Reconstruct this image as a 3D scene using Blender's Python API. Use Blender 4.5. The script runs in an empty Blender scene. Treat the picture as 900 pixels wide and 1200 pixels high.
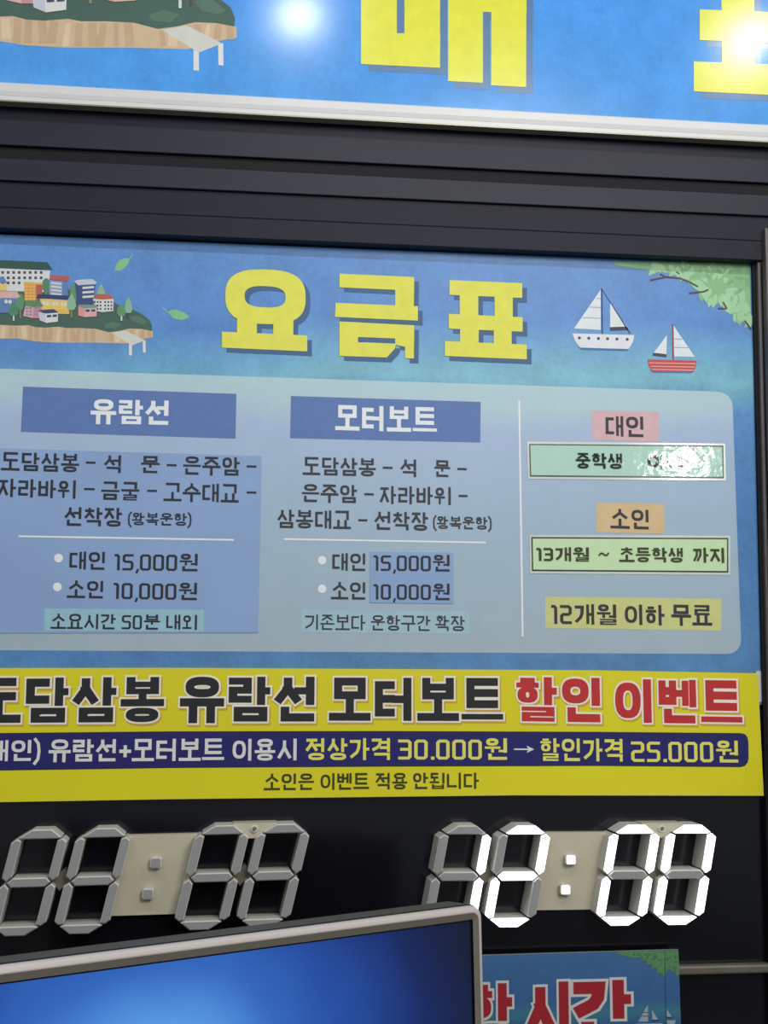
import bpy, bmesh, math, random
from mathutils import Vector, Matrix
random.seed(7)
scn = bpy.context.scene

# ------------------------------------------------------------------ camera
F = 1650.0                                   # focal length in pixels of the 900x1200 frame
YAW, PITCH, ROLL = math.radians(7.368), math.radians(6.169), math.radians(0.247)
CAM = Vector((0.0, -1.75, 1.50))
fwd = Vector((math.sin(YAW)*math.cos(PITCH), math.cos(YAW)*math.cos(PITCH), math.sin(PITCH)))
r0 = Vector((math.cos(YAW), -math.sin(YAW), 0)); u0 = r0.cross(fwd)
RIGHT = math.cos(ROLL)*r0 + math.sin(ROLL)*u0
UP = -math.sin(ROLL)*r0 + math.cos(ROLL)*u0
cam = bpy.data.cameras.new('camera'); cam_o = bpy.data.objects.new('camera', cam)
scn.collection.objects.link(cam_o)
cam.sensor_fit = 'VERTICAL'; cam.sensor_height = 36.0; cam.lens = 36.0*F/1200.0
cam.clip_start = 0.02
m = Matrix((RIGHT, UP, -fwd)).transposed().to_4x4(); m.translation = CAM
cam_o.matrix_world = m
scn.camera = cam_o

# ------------------------------------------------------------------ light
scn.view_settings.view_transform = 'Standard'; scn.view_settings.look = 'None'
scn.view_settings.gamma = 1.0; scn.view_settings.use_curve_mapping = False
scn.view_settings.exposure = 0.0
w = bpy.data.worlds.new('room_air'); scn.world = w; w.use_nodes = True
w.node_tree.nodes['Background'].inputs[0].default_value = (0.88, 0.94, 1.0, 1)
w.node_tree.nodes['Background'].inputs[1].default_value = 0.24

def lamp(name, loc, size, power, col=(1, 0.97, 0.93), target=None, spread=180):
    l = bpy.data.lights.new(name, 'AREA'); l.shape = 'DISK'; l.size = size; l.energy = power; l.color = col
    l.spread = math.radians(spread)
    o = bpy.data.objects.new(name, l); scn.collection.objects.link(o); o.location = loc
    if target: o.rotation_euler = (Vector(target)-Vector(loc)).to_track_quat('-Z', 'Y').to_euler()
    return o
for x_, y_ in ((-0.71, -0.85), (0.16, -0.847), (1.033, -0.834), (1.90, -0.83)):      # downlights over the counter; the outer two are added, unseen, for more light
    lamp('ceiling_downlight', (x_, y_, 2.70), 0.070, 3.6, (0.90, 0.94, 1.0))
lamp('ceiling_downlight', (2.81, -6.22, 2.70), 0.17, 11, target=(0.7, 0, 1.7))
lamp('added_fill_light', (0.9, -2.5, 2.72), 0.9, 33, target=(0.25, 0, 1.75))  # added fill from behind the camera, no known ceiling fitting
lamp('added_fill_light', (-0.9, -3.4, 2.72), 0.9, 6, target=(-0.1, 0, 1.6))  # second, weaker added fill on the left

# ------------------------------------------------------------------ geometry helpers
def P(px, py, d=0.0):
    """point where the line of sight through a pixel meets the upright plane y = -d"""
    v = (px-450)/F*RIGHT - (py-600)/F*UP + fwd
    return CAM + v*((-d-CAM.y)/v.y)
def Zr(row, d=0.0, x=450): return P(x, row, d).z
def Xc(col, d=0.0, y=600): return P(col, y, d).x

def lin(c):
    return tuple(((v/255)/12.92 if v/255 <= 0.04045 else ((v/255+0.055)/1.055)**2.4) for v in c)
MC = {}
def mat(name, rgb, rough=0.6, spec=0.3, mottle=0.06, scale=60, metal=0.0, bump=0.0, bscale=200, emit=0.0, coat=0.0):
    if name in MC: return MC[name]
    m = bpy.data.materials.new(name); m.use_nodes = True; nt = m.node_tree; b = nt.nodes['Principled BSDF']
    c = lin(rgb)
    b.inputs['Roughness'].default_value = rough; b.inputs['Metallic'].default_value = metal
    b.inputs['Specular IOR Level'].default_value = spec; b.inputs['Coat Weight'].default_value = coat
    tc = nt.nodes.new('ShaderNodeTexCoord')
    n = nt.nodes.new('ShaderNodeTexNoise'); n.inputs['Scale'].default_value = scale; n.inputs['Detail'].default_value = 5
    nt.links.new(tc.outputs['Object'], n.inputs['Vector'])
    mx = nt.nodes.new('ShaderNodeMix'); mx.data_type = 'RGBA'
    lo = tuple(max(0, v*(1-mottle*2)) for v in c)+(1,); hi = tuple(min(1, v*(1+mottle*2)) for v in c)+(1,)
    mx.inputs[6].default_value = lo; mx.inputs[7].default_value = hi
    nt.links.new(n.outputs['Fac'], mx.inputs[0]); nt.links.new(mx.outputs[2], b.inputs['Base Color'])
    if bump:
        n2 = nt.nodes.new('ShaderNodeTexNoise'); n2.inputs['Scale'].default_value = bscale; n2.inputs['Detail'].default_value = 3
        nt.links.new(tc.outputs['Object'], n2.inputs['Vector'])
        bp = nt.nodes.new('ShaderNodeBump'); bp.inputs['Strength'].default_value = bump; bp.inputs['Distance'].default_value = 0.002
        nt.links.new(n2.outputs['Fac'], bp.inputs['Height']); nt.links.new(bp.outputs['Normal'], b.inputs['Normal'])
    if emit:
        b.inputs['Emission Color'].default_value = c+(1,); b.inputs['Emission Strength'].default_value = emit
    MC[name] = m
    return m

def gradient_print(name, stops, z0, z1, rough=0.5, spec=0.3, mottle=0.10, scale=9, drift=0.05, tilt=0.0):
    """printed watercolour wash: colour runs down the sheet (object z from z0 to z1), blotted by noise"""
    m = bpy.data.materials.new(name); m.use_nodes = True; nt = m.node_tree; b = nt.nodes['Principled BSDF']
    b.inputs['Roughness'].default_value = rough; b.inputs['Specular IOR Level'].default_value = spec
    L = nt.links.new
    tc = nt.nodes.new('ShaderNodeTexCoord'); sp = nt.nodes.new('ShaderNodeSeparateXYZ'); L(tc.outputs['Object'], sp.inputs[0])
    mr = nt.nodes.new('ShaderNodeMapRange'); mr.inputs[1].default_value = z0; mr.inputs[2].default_value = z1
    L(sp.outputs['Z'], mr.inputs[0])
    n = nt.nodes.new('ShaderNodeTexNoise'); n.inputs['Scale'].default_value = scale; n.inputs['Detail'].default_value = 3
    L(tc.outputs['Object'], n.inputs['Vector'])
    ad = nt.nodes.new('ShaderNodeMath'); ad.operation = 'MULTIPLY_ADD'; ad.inputs[1].default_value = drift*2; L(n.outputs['Fac'], ad.inputs[0])
    sb = nt.nodes.new('ShaderNodeMath'); sb.operation = 'SUBTRACT'; sb.inputs[1].default_value = drift; L(mr.outputs[0], sb.inputs[0]); L(sb.outputs[0], ad.inputs[2])
    if tilt:                                   # the wash runs lower towards the left of the sheet
        tx = nt.nodes.new('ShaderNodeMapRange'); tx.inputs[1].default_value = -.10; tx.inputs[2].default_value = -.40; tx.inputs[4].default_value = tilt
        L(sp.outputs['X'], tx.inputs[0]); a2 = nt.nodes.new('ShaderNodeMath'); L(ad.outputs[0], a2.inputs[0]); L(tx.outputs[0], a2.inputs[1]); ad = a2
    cr = nt.nodes.new('ShaderNodeValToRGB'); e = cr.color_ramp.elements
    e[0].position = stops[0][0]; e[0].color = lin(stops[0][1])+(1,)
    e[1].position = stops[-1][0]; e[1].color = lin(stops[-1][1])+(1,)
    for p_, c_ in stops[1:-1]:
        q = e.new(p_); q.color = lin(c_)+(1,)
    L(ad.outputs[0], cr.inputs[0])
    n2 = nt.nodes.new('ShaderNodeTexNoise'); n2.inputs['Scale'].default_value = 130; n2.inputs['Detail'].default_value = 6
    n2.inputs['Roughness'].default_value = 0.7
    L(tc.outputs['Object'], n2.inputs['Vector'])
    n3 = nt.nodes.new('ShaderNodeTexNoise'); n3.inputs['Scale'].default_value = 22; n3.inputs['Detail'].default_value = 4
    L(tc.outputs['Object'], n3.inputs['Vector'])
    av = nt.nodes.new('ShaderNodeMath'); av.operation = 'ADD'; L(n2.outputs['Fac'], av.inputs[0]); L(n3.outputs['Fac'], av.inputs[1])
    m2 = nt.nodes.new('ShaderNodeMapRange'); m2.inputs[1].default_value = 0.7; m2.inputs[2].default_value = 1.3
    m2.inputs[3].default_value = 1-mottle; m2.inputs[4].default_value = 1+mottle
    L(av.outputs[0], m2.inputs[0])
    vm = nt.nodes.new('ShaderNodeVectorMath'); vm.operation = 'SCALE'; L(cr.outputs[0], vm.inputs[0]); L(m2.outputs[0], vm.inputs['Scale'])
    out = vm.outputs[0]
    L(out, b.inputs['Base Color'])
    return m

class MB:
    """collects faces (with material slots) and links them as ONE mesh object"""
    def __init__(s): s.v = []; s.f = []; s.mi = []; s.mats = []
    def slot(s, m):
        if m not in s.mats: s.mats.append(m)
        return s.mats.index(m)
    def face(s, pts, m):
        a = len(s.v); s.v += [Vector(p) for p in pts]; s.f.append(tuple(range(a, a+len(pts)))); s.mi.append(s.slot(m))
    def box(s, p0, p1, m):
        (x0, y0, z0), (x1, y1, z1) = p0, p1
        c = [(x0,y0,z0),(x1,y0,z0),(x1,y1,z0),(x0,y1,z0),(x0,y0,z1),(x1,y0,z1),(x1,y1,z1),(x0,y1,z1)]
        a = len(s.v); s.v += [Vector(p) for p in c]
        for f in ((0,1,5,4),(1,2,6,5),(2,3,7,6),(3,0,4,7),(4,5,6,7),(3,2,1,0)):
            s.f.append(tuple(a+i for i in f)); s.mi.append(s.slot(m))
    def slab(s, pts, thick, m, side=None, out=Vector((0, -1, 0))):
        """pts: front outline (world), extruded away from `out`"""
        n = len(pts); a = len(s.v); s.v += [Vector(p) for p in pts] + [Vector(p)-out*thick for p in pts]
        s.f.append(tuple(range(a, a+n))); s.mi.append(s.slot(m))
        s.f.append(tuple(range(a+2*n-1, a+n-1, -1))); s.mi.append(s.slot(side or m))
        for i in range(n):
            j = (i+1) % n
            s.f.append((a+i, a+j, a+n+j, a+n+i)); s.mi.append(s.slot(side or m))
    def build(s, name, parent=None, loc=None, bevel=0, smooth=False):
        loc = Vector(loc) if loc is not None else (TH[parent.name] if parent is not None else Vector((0, 0, 0)))
        me = bpy.data.meshes.new(name); me.from_pydata([tuple(p-loc) for p in s.v], [], s.f)
        for mt in s.mats: me.materials.append(mt)
        me.polygons.foreach_set('material_index', s.mi); me.update()
        bm = bmesh.new(); bm.from_mesh(me)
        if s.solid if hasattr(s, 'solid') else False: bmesh.ops.recalc_face_normals(bm, faces=bm.faces)
        for f in bm.faces:
            f.normal_update()
            if len([e for e in f.edges if e.is_boundary]) == len(f.edges) and f.normal.y > 0: f.normal_flip()
        bm.to_mesh(me); bm.free()
        if smooth:
            for p in me.polygons: p.use_smooth = True
        o = bpy.data.objects.new(name, me); scn.collection.objects.link(o)
        if parent is None: o.location = loc
        else: o.parent = parent
        TH[o.name] = loc
        if bevel:
            b = o.modifiers.new('bevel', 'BEVEL'); b.width = bevel; b.segments = 3; b.limit_method = 'ANGLE'
        return o
TH = {}                                      # world position of each object's origin

def thing(name, label, cat, loc, group=None):
    o = bpy.data.objects.new(name, None); scn.collection.objects.link(o); o.location = loc
    o.empty_display_size = 0.02
    TH[o.name] = Vector(loc); o['label'] = label; o['category'] = cat
    if group: o['group'] = group
    return o
def struct(mb, name, bevel=0):
    o = mb.build(name, bevel=bevel); o['kind'] = 'structure'; return o

# ------------------------------------------------------------------ hangul lettering, drawn stroke by stroke
CHO = 'ㄱㄲㄴㄷㄸㄹㅁㅂㅃㅅㅆㅇㅈㅉㅊㅋㅌㅍㅎ'
JUNG = 'ㅏㅐㅑㅒㅓㅔㅕㅖㅗㅘㅙㅚㅛㅜㅝㅞㅟㅠㅡㅢㅣ'
JONG = ['', 'ㄱ','ㄲ','ㄳ','ㄴ','ㄵ','ㄶ','ㄷ','ㄹ','ㄺ','ㄻ','ㄼ','ㄽ','ㄾ','ㄿ','ㅀ','ㅁ','ㅂ','ㅄ','ㅅ','ㅆ','ㅇ','ㅈ','ㅊ','ㅋ','ㅌ','ㅍ','ㅎ']
# consonants: (strokes, number of stacked horizontals, number of side-by-side verticals)
CON = {
 'ㄱ': ([[(0,1),(1,1),(1,0)]], 2, 1.6), 'ㄴ': ([[(0,1),(0,0),(1,0)]], 1.6, 1.6),
 'ㄷ': ([[(1,1),(0,1),(0,0),(1,0)]], 2, 1.6), 'ㄹ': ([[(0,1),(1,1),(1,.5),(0,.5),(0,0),(1,0)]], 3, 2),
 'ㅁ': ([[(0,1),(1,1),(1,0),(0,0),'c']], 2, 2), 'ㅂ': ([[(0,1),(0,0),(1,0),(1,1)],[(0,.6),(1,.6)]], 2.6, 2),
 'ㅅ': ([[(.5,1),(.5,.62),(0,0)],[(.5,.62),(1,0)]], 2, 2.2), 'ㅇ': ([['o',0,0,1,1]], 2, 2),
 'ㅈ': ([[(.04,1),(.96,1)],[(.5,1),(.5,.66),(0,0)],[(.5,.66),(1,0)]], 2.3, 2.2),
 'ㅊ': ([[(.5,1.0),(.5,.8)],[(.04,.78),(.96,.78)],[(.5,.78),(.5,.5),(0,0)],[(.5,.5),(1,0)]], 3, 2.2),
 'ㅌ': ([[(1,1),(0,1),(0,0),(1,0)],[(0,.5),(1,.5)]], 3, 1.6),
 'ㅍ': ([[(0,1),(1,1)],[(0,0),(1,0)],[(.27,1),(.27,0)],[(.73,1),(.73,0)]], 2, 2.6),
 'ㅎ': ([[(.28,1),(.72,1)],[(0,.76),(1,.76)],['o',.08,0,.92,.54]], 4, 2),
 'ㄲ': ([[(0,1),(.42,1),(.38,.45),(0,0)],[(.58,1),(1,1),(.96,.45),(.55,0)]], 2, 3),
}
def con(ch, box, W, slant=False):
    x0, y0, x1, y1 = box; st, nh, nv = CON[ch]
    if slant and ch == 'ㄱ': st = [[(0,1),(1,1),(.94,.55),(.7,.26),(0.08,0)]]
    bw, bh = x1-x0, y1-y0
    g_ = .30 if W > .18 else .65
    wx = min(W, bw/(nv+.45*(nv-1))); wy = min(W*.94, bh/(nh+g_*(nh-1)))
    out = []
    ax, ay, sx, sy = x0+wx/2, y0+wy/2, bw-wx, bh-wy
    for s in st:
        if s[0] == 'o': out.append(('o', (ax+s[1]*sx, ay+s[2]*sy, ax+s[3]*sx, ay+s[4]*sy), wx, wy))
        else:
            cl = s[-1] == 'c'; q = [p for p in s if p != 'c']
            out.append(('c' if cl else 'l', [(ax+p[0]*sx, ay+p[1]*sy) for p in q], wx, wy))
    return out
def vv(ch, box, W):                          # upright vowels
    x0, y0, x1, y1 = box; k = {'ㅐ':2,'ㅔ':2}.get(ch, 1)
    w_ = min(W, (x1-x0)/(2.75 if k == 2 else (1.02 if ch == 'ㅣ' else 1.6))); ym = (y0+y1)/2; o = []; h = w_/2
    top, bot = y1-h, y0+h; wy = min(W*.9, (y1-y0)/4)
    L = lambda *p: o.append(('l', list(p), w_, wy if p[0][1] == p[1][1] else w_))
    if ch in 'ㅏㅑ':
        L((x0+h, bot), (x0+h, top)); e = x1-h
        for y in ([ym] if ch == 'ㅏ' else [ym+.13, ym-.13]): L((x0+h, y), (max(e, x0+h+.08), y))
    elif ch in 'ㅓㅕ':
        L((x1-h, bot), (x1-h, top))
        for y in ([ym] if ch == 'ㅓ' else [ym+.12, ym-.12]): L((x0+h*.6, y), (x1-h, y))
    elif ch == 'ㅐ':
        L((x0+h, bot+.03), (x0+h, top-.02)); L((x1-h, bot), (x1-h, top)); L((x0+h, ym), (x1-h, ym))
    elif ch == 'ㅔ':
        L((x0+(x1-x0)*.42, bot+.03), (x0+(x1-x0)*.42, top-.02)); L((x1-h, bot), (x1-h, top)); L((x0-.05+h, ym), (x0+(x1-x0)*.42, ym))
    elif ch == 'ㅣ': L((x1-h, bot), (x1-h, top))
    return o
def hv(ch, box, W):                          # lying vowels
    x0, y0, x1, y1 = box; w_ = min(W, (x1-x0)/5); wy = min(W*.94, (y1-y0)/1.55); h = wy/2; xm = (x0+x1)/2; o = []
    up = ch in 'ㅗㅛ'; dn = ch in 'ㅜㅠ'
    yb = y0+h if up else (y1-h if dn else (y0+y1)/2)
    o.append(('l', [(x0+w_/2, yb), (x1-w_/2, yb)], w_, wy))
    xs = {'ㅗ':[xm],'ㅜ':[xm],'ㅛ':[xm-(x1-x0)*.2, xm+(x1-x0)*.2],'ㅠ':[xm-(x1-x0)*.2, xm+(x1-x0)*.2]}.get(ch, [])
    for x in xs:
        if up: o.append(('l', [(x, yb), (x, y1-h*.2)], w_, wy*.5))
        else: o.append(('l', [(x, yb), (x, y0+h*.5)], w_, wy*.9))
    return o
COMP = {'ㅘ':'ㅗㅏ','ㅚ':'ㅗㅣ','ㅝ':'ㅜㅓ','ㅟ':'ㅜㅣ','ㅢ':'ㅡㅣ'}
def chamfer(pts, closed, r_=.075):
    o = []; n = len(pts)
    for i, p in enumerate(pts):
        if not closed and i in (0, n-1): o.append(p); continue
        for q in (pts[i-1], pts[(i+1) % n]):
            l = math.hypot(q[0]-p[0], q[1]-p[1]); k = min(r_, l*.45)/l; o.append((p[0]+(q[0]-p[0])*k, p[1]+(q[1]-p[1])*k))
    return o
def glyph(ch, W):
    """strokes of one character and its advance"""
    if '가' <= ch <= '힣':
        n = ord(ch)-0xAC00; c, v, j = CHO[n//588], JUNG[n % 588//28], JONG[n % 28]; o = []
        if v in COMP:
            a, b = COMP[v]
            if j:
                if b == 'ㅓ':
                    o += con(c, (.08,.66,.58,1), W); o += hv(a, (.02,.36,.66,.62), W*.8); w_ = min(W, .19); wy = min(W*.8, .11)
                    o.append(('l', [(.93-w_/2, .33+w_/2), (.93-w_/2, 1-w_/2)], w_, w_)); o.append(('l', [(.66, .41), (.93-w_/2, .41)], w_, wy))
                    o += con(j, (.16,0,.93,.29), W)
                else: o += con(c, (.08,.64,.56,1), W); o += hv(a, (.02,.36,.62,.64), W*.85); o += vv(b, (.60 if b != 'ㅣ' else .76,.33,.95,1), W); o += con(j, (.16,0,.92,.29), W)
            else:
                o += con(c, (.08,.50,.56,.96), W); o += hv(a, (.02,.06,.62,.48), W*.9); o += vv(b, (.62 if b != 'ㅣ' else .76,0,.96,1), W)
            if b == 'ㅓ': pass
        elif v in 'ㅗㅛㅜㅠㅡ':
            if j:
                o += con(c, (.14,.62,.86,1), W)
                if v == 'ㅡ': o += hv(v, (.02,.40,.98,.58), W); o += con(j, (.14,0,.86,.34), W)
                else: o += hv(v, (.02,.35,.98,.60), W*.9); o += con(j, (.14,0,.86,.32), W)
            else:
                lo = {'ㅗ':.50,'ㅛ':.50,'ㅜ':.54,'ㅠ':.54,'ㅡ':.30}[v]
                o += con(c, (.12,lo,.88,1), W); o += hv(v, (.0,0,1,lo-.02 if v != 'ㅡ' else .2), W)
        else:
            wide = v in 'ㅐㅔ'; xr = .47 if wide else .56
            if v in 'ㅓㅕ': xr = .52
            vx0 = {'ㅏ':.68,'ㅑ':.68,'ㅐ':.58,'ㅓ':.50,'ㅕ':.46,'ㅔ':.50,'ㅣ':.72}[v]
            vx1 = {'ㅏ':.98,'ㅑ':.98,'ㅐ':.95,'ㅓ':.92,'ㅕ':.92,'ㅔ':.95,'ㅣ':.92}[v]
            if v == 'ㅣ': xr = .66
            if c == 'ㅅ' and v == 'ㅓ' or c == 'ㅈ' and v == 'ㅓ': xr = .60
            if j: o += con(c, (.04,.42,xr,.98), W, True); o += vv(v, (vx0,.37,vx1,1), W); o += con(j, (.16,0,.92,.33), W)
            else: o += con(c, (.04,.10,xr,.92), W, True); o += vv(v, (vx0,0,vx1,1), W)
        return o, 1.06
    h = W/2; l, r, t, b = h, .56-h, .94-h, h; mid = .48
    D = {'0': [[(l,t),(r,t),(r,b),(l,b),'c']], '1': [[(.06,t),(.20,t),(.20,b)]],
         '2': [[(l,t),(r,t),(r,mid),(l,mid),(l,b),(r,b)]], '3': [[(l,t),(r,t),(r,b),(l,b)],[(l+.08,mid),(r,mid)]],
         '5': [[(r,t),(l,t),(l,mid+.02),(r,mid+.02),(r,b),(l,b)]]}
    if ch in D:
        out = []
        for s in D[ch]:
            cl = s[-1] == 'c'; out.append(('c' if cl else 'l', chamfer([p for p in s if p != 'c'], cl), W*.95, W*.9))
        return out, (.40 if ch == '1' else .66)
    if ch == ',': return [('l', [(.12, .04), (.07, -.10)], W*.8, W*.8)], .22
    if ch == '.': return [('l', [(.10, h), (.101, h)], W, W)], .24
    if ch == '-': return [('l', [(.02+h, .45), (.5-h, .45)], W, W*.9)], .52
    if ch == '+': return [('l', [(.02+h, .45), (.56-h, .45)], W, W), ('l', [(.29, .18+h), (.29, .72-h)], W, W)], .6
    if ch == '~': return [('l', [(.03,.42),(.14,.54),(.30,.52),(.46,.42),(.60,.42),(.70,.54)], W*.8, W*.8)], .75
    if ch == '(': return [('l', [(.28,1.02),(.14,.82),(.10,.45),(.14,.08),(.28,-.12)], W*.9, W*.9)], .34
    if ch == ')': return [('l', [(.04,1.02),(.18,.82),(.22,.45),(.18,.08),(.04,-.12)], W*.9, W*.9)], .34
    return [], .45
def pen(kind, data, wx, wy, grow=0.0, heavy=False):
    """outline quads of a stroke drawn with a wx by wy pen"""
    wx += grow; wy += grow; qs = []
    if kind == 'o':
        x0, y0, x1, y1 = data; cx, cy = (x0+x1)/2, (y0+y1)/2; rx, ry = (x1-x0)/2, (y1-y0)/2; N = 28
        ro, ri = [], []
        for i in range(N):
            t = 2*math.pi*i/N; c, s = math.cos(t), math.sin(t); e = 2/2.5
            ux = math.copysign(abs(c)**e, c); uy = math.copysign(abs(s)**e, s)
            ro.append((cx+ux*(rx+wx/2), cy+uy*(ry+wy/2))); ri.append((cx+ux*max(rx-wx/2, .004), cy+uy*max(ry-wy/2, .004)))
        for i in range(N):
            j = (i+1) % N; qs.append([ro[i], ro[j], ri[j], ri[i]])
        return qs
    pts = [(x/wx, y/wy) for x, y in data]; cl = kind == 'c'; n = len(pts)
    def nrm(a, b):
        dx, dy = b[0]-a[0], b[1]-a[1]; l = math.hypot(dx, dy) or 1; return (dx/l, dy/l)
    if not cl:
        d0 = nrm(pts[0], pts[1]); d1 = nrm(pts[-2], pts[-1])
        pts[0] = (pts[0][0]-d0[0]*.5, pts[0][1]-d0[1]*.5); pts[-1] = (pts[-1][0]+d1[0]*.5, pts[-1][1]+d1[1]*.5)
    Ls, Rs = [], []
    for i in range(n):
        if cl or 0 < i < n-1:
            a = nrm(pts[i-1], pts[i]); b = nrm(pts[i], pts[(i+1) % n])
        elif i == 0: a = b = nrm(pts[0], pts[1])
        else: a = b = nrm(pts[-2], pts[-1])
        tx, ty = a[0]+b[0], a[1]+b[1]; l = math.hypot(tx, ty) or 1; tx, ty = tx/l, ty/l
        k = .5/max(.5, tx*b[0]+ty*b[1]); nx, ny = -ty*k, tx*k
        Ls.append(((pts[i][0]+nx)*wx, (pts[i][1]+ny)*wy)); Rs.append(((pts[i][0]-nx)*wx, (pts[i][1]-ny)*wy))
    for i in range(n if cl else n-1):
        j = (i+1) % n; qs.append([Ls[i], Ls[j], Rs[j], Rs[i]])
    return qs
def text(mb, s, x0, x1, yt0, yt1, h, W, m, d, grow=0.0, off=(0, 0), lean=True):
    """write s so its ink runs from pixel column x0 to x1, tops at yt0 (left) / yt1 (right), h pixels high, on plane d"""
    quads = []; nq = 0; pen_x = 0.0; mn, mx = 1e9, -1e9
    for ch in s:
        st, adv = glyph(ch, W)
        for k, (kind, data, wx, wy) in enumerate(st):
            base = pen(kind, data, wx, wy)
            for q in base:
                for p in q: mn = min(mn, p[0]+pen_x); mx = max(mx, p[0]+pen_x)
            for q in (pen(kind, data, wx, wy, grow) if grow else base):
                nq += 1; quads.append(([(p[0]+pen_x, p[1]) for p in q], k+(0 if kind == 'o' else (nq % 5)*.19)))
        pen_x += adv
    for q, k in quads:
        pts = []
        for (gx, gy) in q:
            t = (gx-mn)/(mx-mn); px = x0+(x1-x0)*t+off[0]; py = yt0+(yt1-yt0)*t+(1-gy)*h+off[1]
            if lean: px += (px-480)*8e-5*(1-gy)*h
            pts.append(P(px, py, d+k*1.6e-5))
        mb.face(pts, m)

def poly(mb, pts, m, d): mb.face([P(x, y, d) for x, y in pts], m)
def rr(x0, y0, x1, y1, r, n=5):              # rounded rectangle outline in the frame of a sheet
    o = []
    for cx, cy, a0 in ((x1-r, y0+r, -90), (x1-r, y1-r, 0), (x0+r, y1-r, 90), (x0+r, y0+r, 180)):
        for i in range(n+1):
            a = math.radians(a0+90*i/n); o.append((cx+r*math.cos(a), cy+r*math.sin(a)))
    return o
def ell(cx, cy, rx, ry, n=16): return [(cx+rx*math.cos(2*math.pi*i/n), cy+ry*math.sin(2*math.pi*i/n)) for i in range(n)]
def line(mb, a, b, wd, m, d):
    dx, dy = b[0]-a[0], b[1]-a[1]; l = math.hypot(dx, dy); nx, ny = -dy/l*wd/2, dx/l*wd/2
    poly(mb, [(a[0]+nx, a[1]+ny), (b[0]+nx, b[1]+ny), (b[0]-nx, b[1]-ny), (a[0]-nx, a[1]-ny)], m, d)

INK = lambda n, c, **k: mat('ink_'+n, c, rough=k.pop('rough', .5), **k)
white_ink = INK('white', (232, 236, 236)); black_ink = INK('black', (42, 44, 52)); charcoal_ink = INK('charcoal', (52, 54, 60))
yellow_ink = INK('yellow', (226, 224, 84)); navy_ink = INK('navy', (58, 70, 112)); shadow_ink = INK('blue_shade', (66, 100, 140))
brown_ink = INK('brown', (92, 66, 62)); red_ink = INK('red', (196, 78, 76))

# ------------------------------------------------------------------ the setting: black back panel, frame members
glass_black = mat('black_glazed_panel', (13, 14, 20), rough=.16, spec=.5, mottle=.12, scale=8)
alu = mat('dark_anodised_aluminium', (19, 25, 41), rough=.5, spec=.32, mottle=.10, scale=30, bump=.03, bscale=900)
alu_dark = mat('dark_aluminium_in_shade', (15, 21, 36), rough=.55, spec=.26, mottle=.08, scale=25)  # same aluminium, with the shade of the soffit band put into its colour
gasket = mat('black_rubber_gasket', (16, 17, 22), rough=.6, spec=.2)
bronze = mat('brushed_brown_aluminium', (92, 86, 84), rough=.42, spec=.5, mottle=.2, scale=80)
steel = mat('dull_steel', (112, 108, 98), rough=.4, spec=.5, metal=.4, mottle=.10, scale=70)
b = MB(); b.box((-1.6, .005, .0), (2.2, .08, 3.0), glass_black); struct(b, 'wall_back')
XL, XR = -1.2, 2.0
def member(name, row_top, row_bot, d, m, back=0.005, bev=.0012, x0=XL, x1=XR):
    b = MB(); b.box((x0, -d, Zr(row_bot, d)), (x1, back, Zr(row_top, d)), m); return struct(b, name, bev)
member('trim_1', 100, 192, .0275, alu)                # face below the upper sign
member('trim_2', 190, 208.5, .0215, gasket)           # groove
member('trim_3', 206.5, 232, .0250, alu)              # lip under the groove
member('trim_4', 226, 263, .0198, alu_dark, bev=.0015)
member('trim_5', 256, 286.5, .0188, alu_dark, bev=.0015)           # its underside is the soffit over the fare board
# right upright of the frame
xj = Xc(887.5, 0, 620)
b = MB(); b.box((xj, -.006, .2), (xj+.022, .005, Zr(286, .0185)), gasket); struct(b, 'trim_6')
b = MB(); b.box((xj+.0040, -.013, .2), (xj+.03, -.0, Zr(286, .0185)), bronze); struct(b, 'trim_7', .001)
b = MB(); b.box((xj+.0080, -.0155, .2), (xj+.2, .0, Zr(290, .018)), gasket); struct(b, 'trim_8')
b = MB(); b.box((xj+.0092, -.028, .2), (xj+.24, .0, Zr(246, .029)), bronze); struct(b, 'trim_9', .001)

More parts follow.
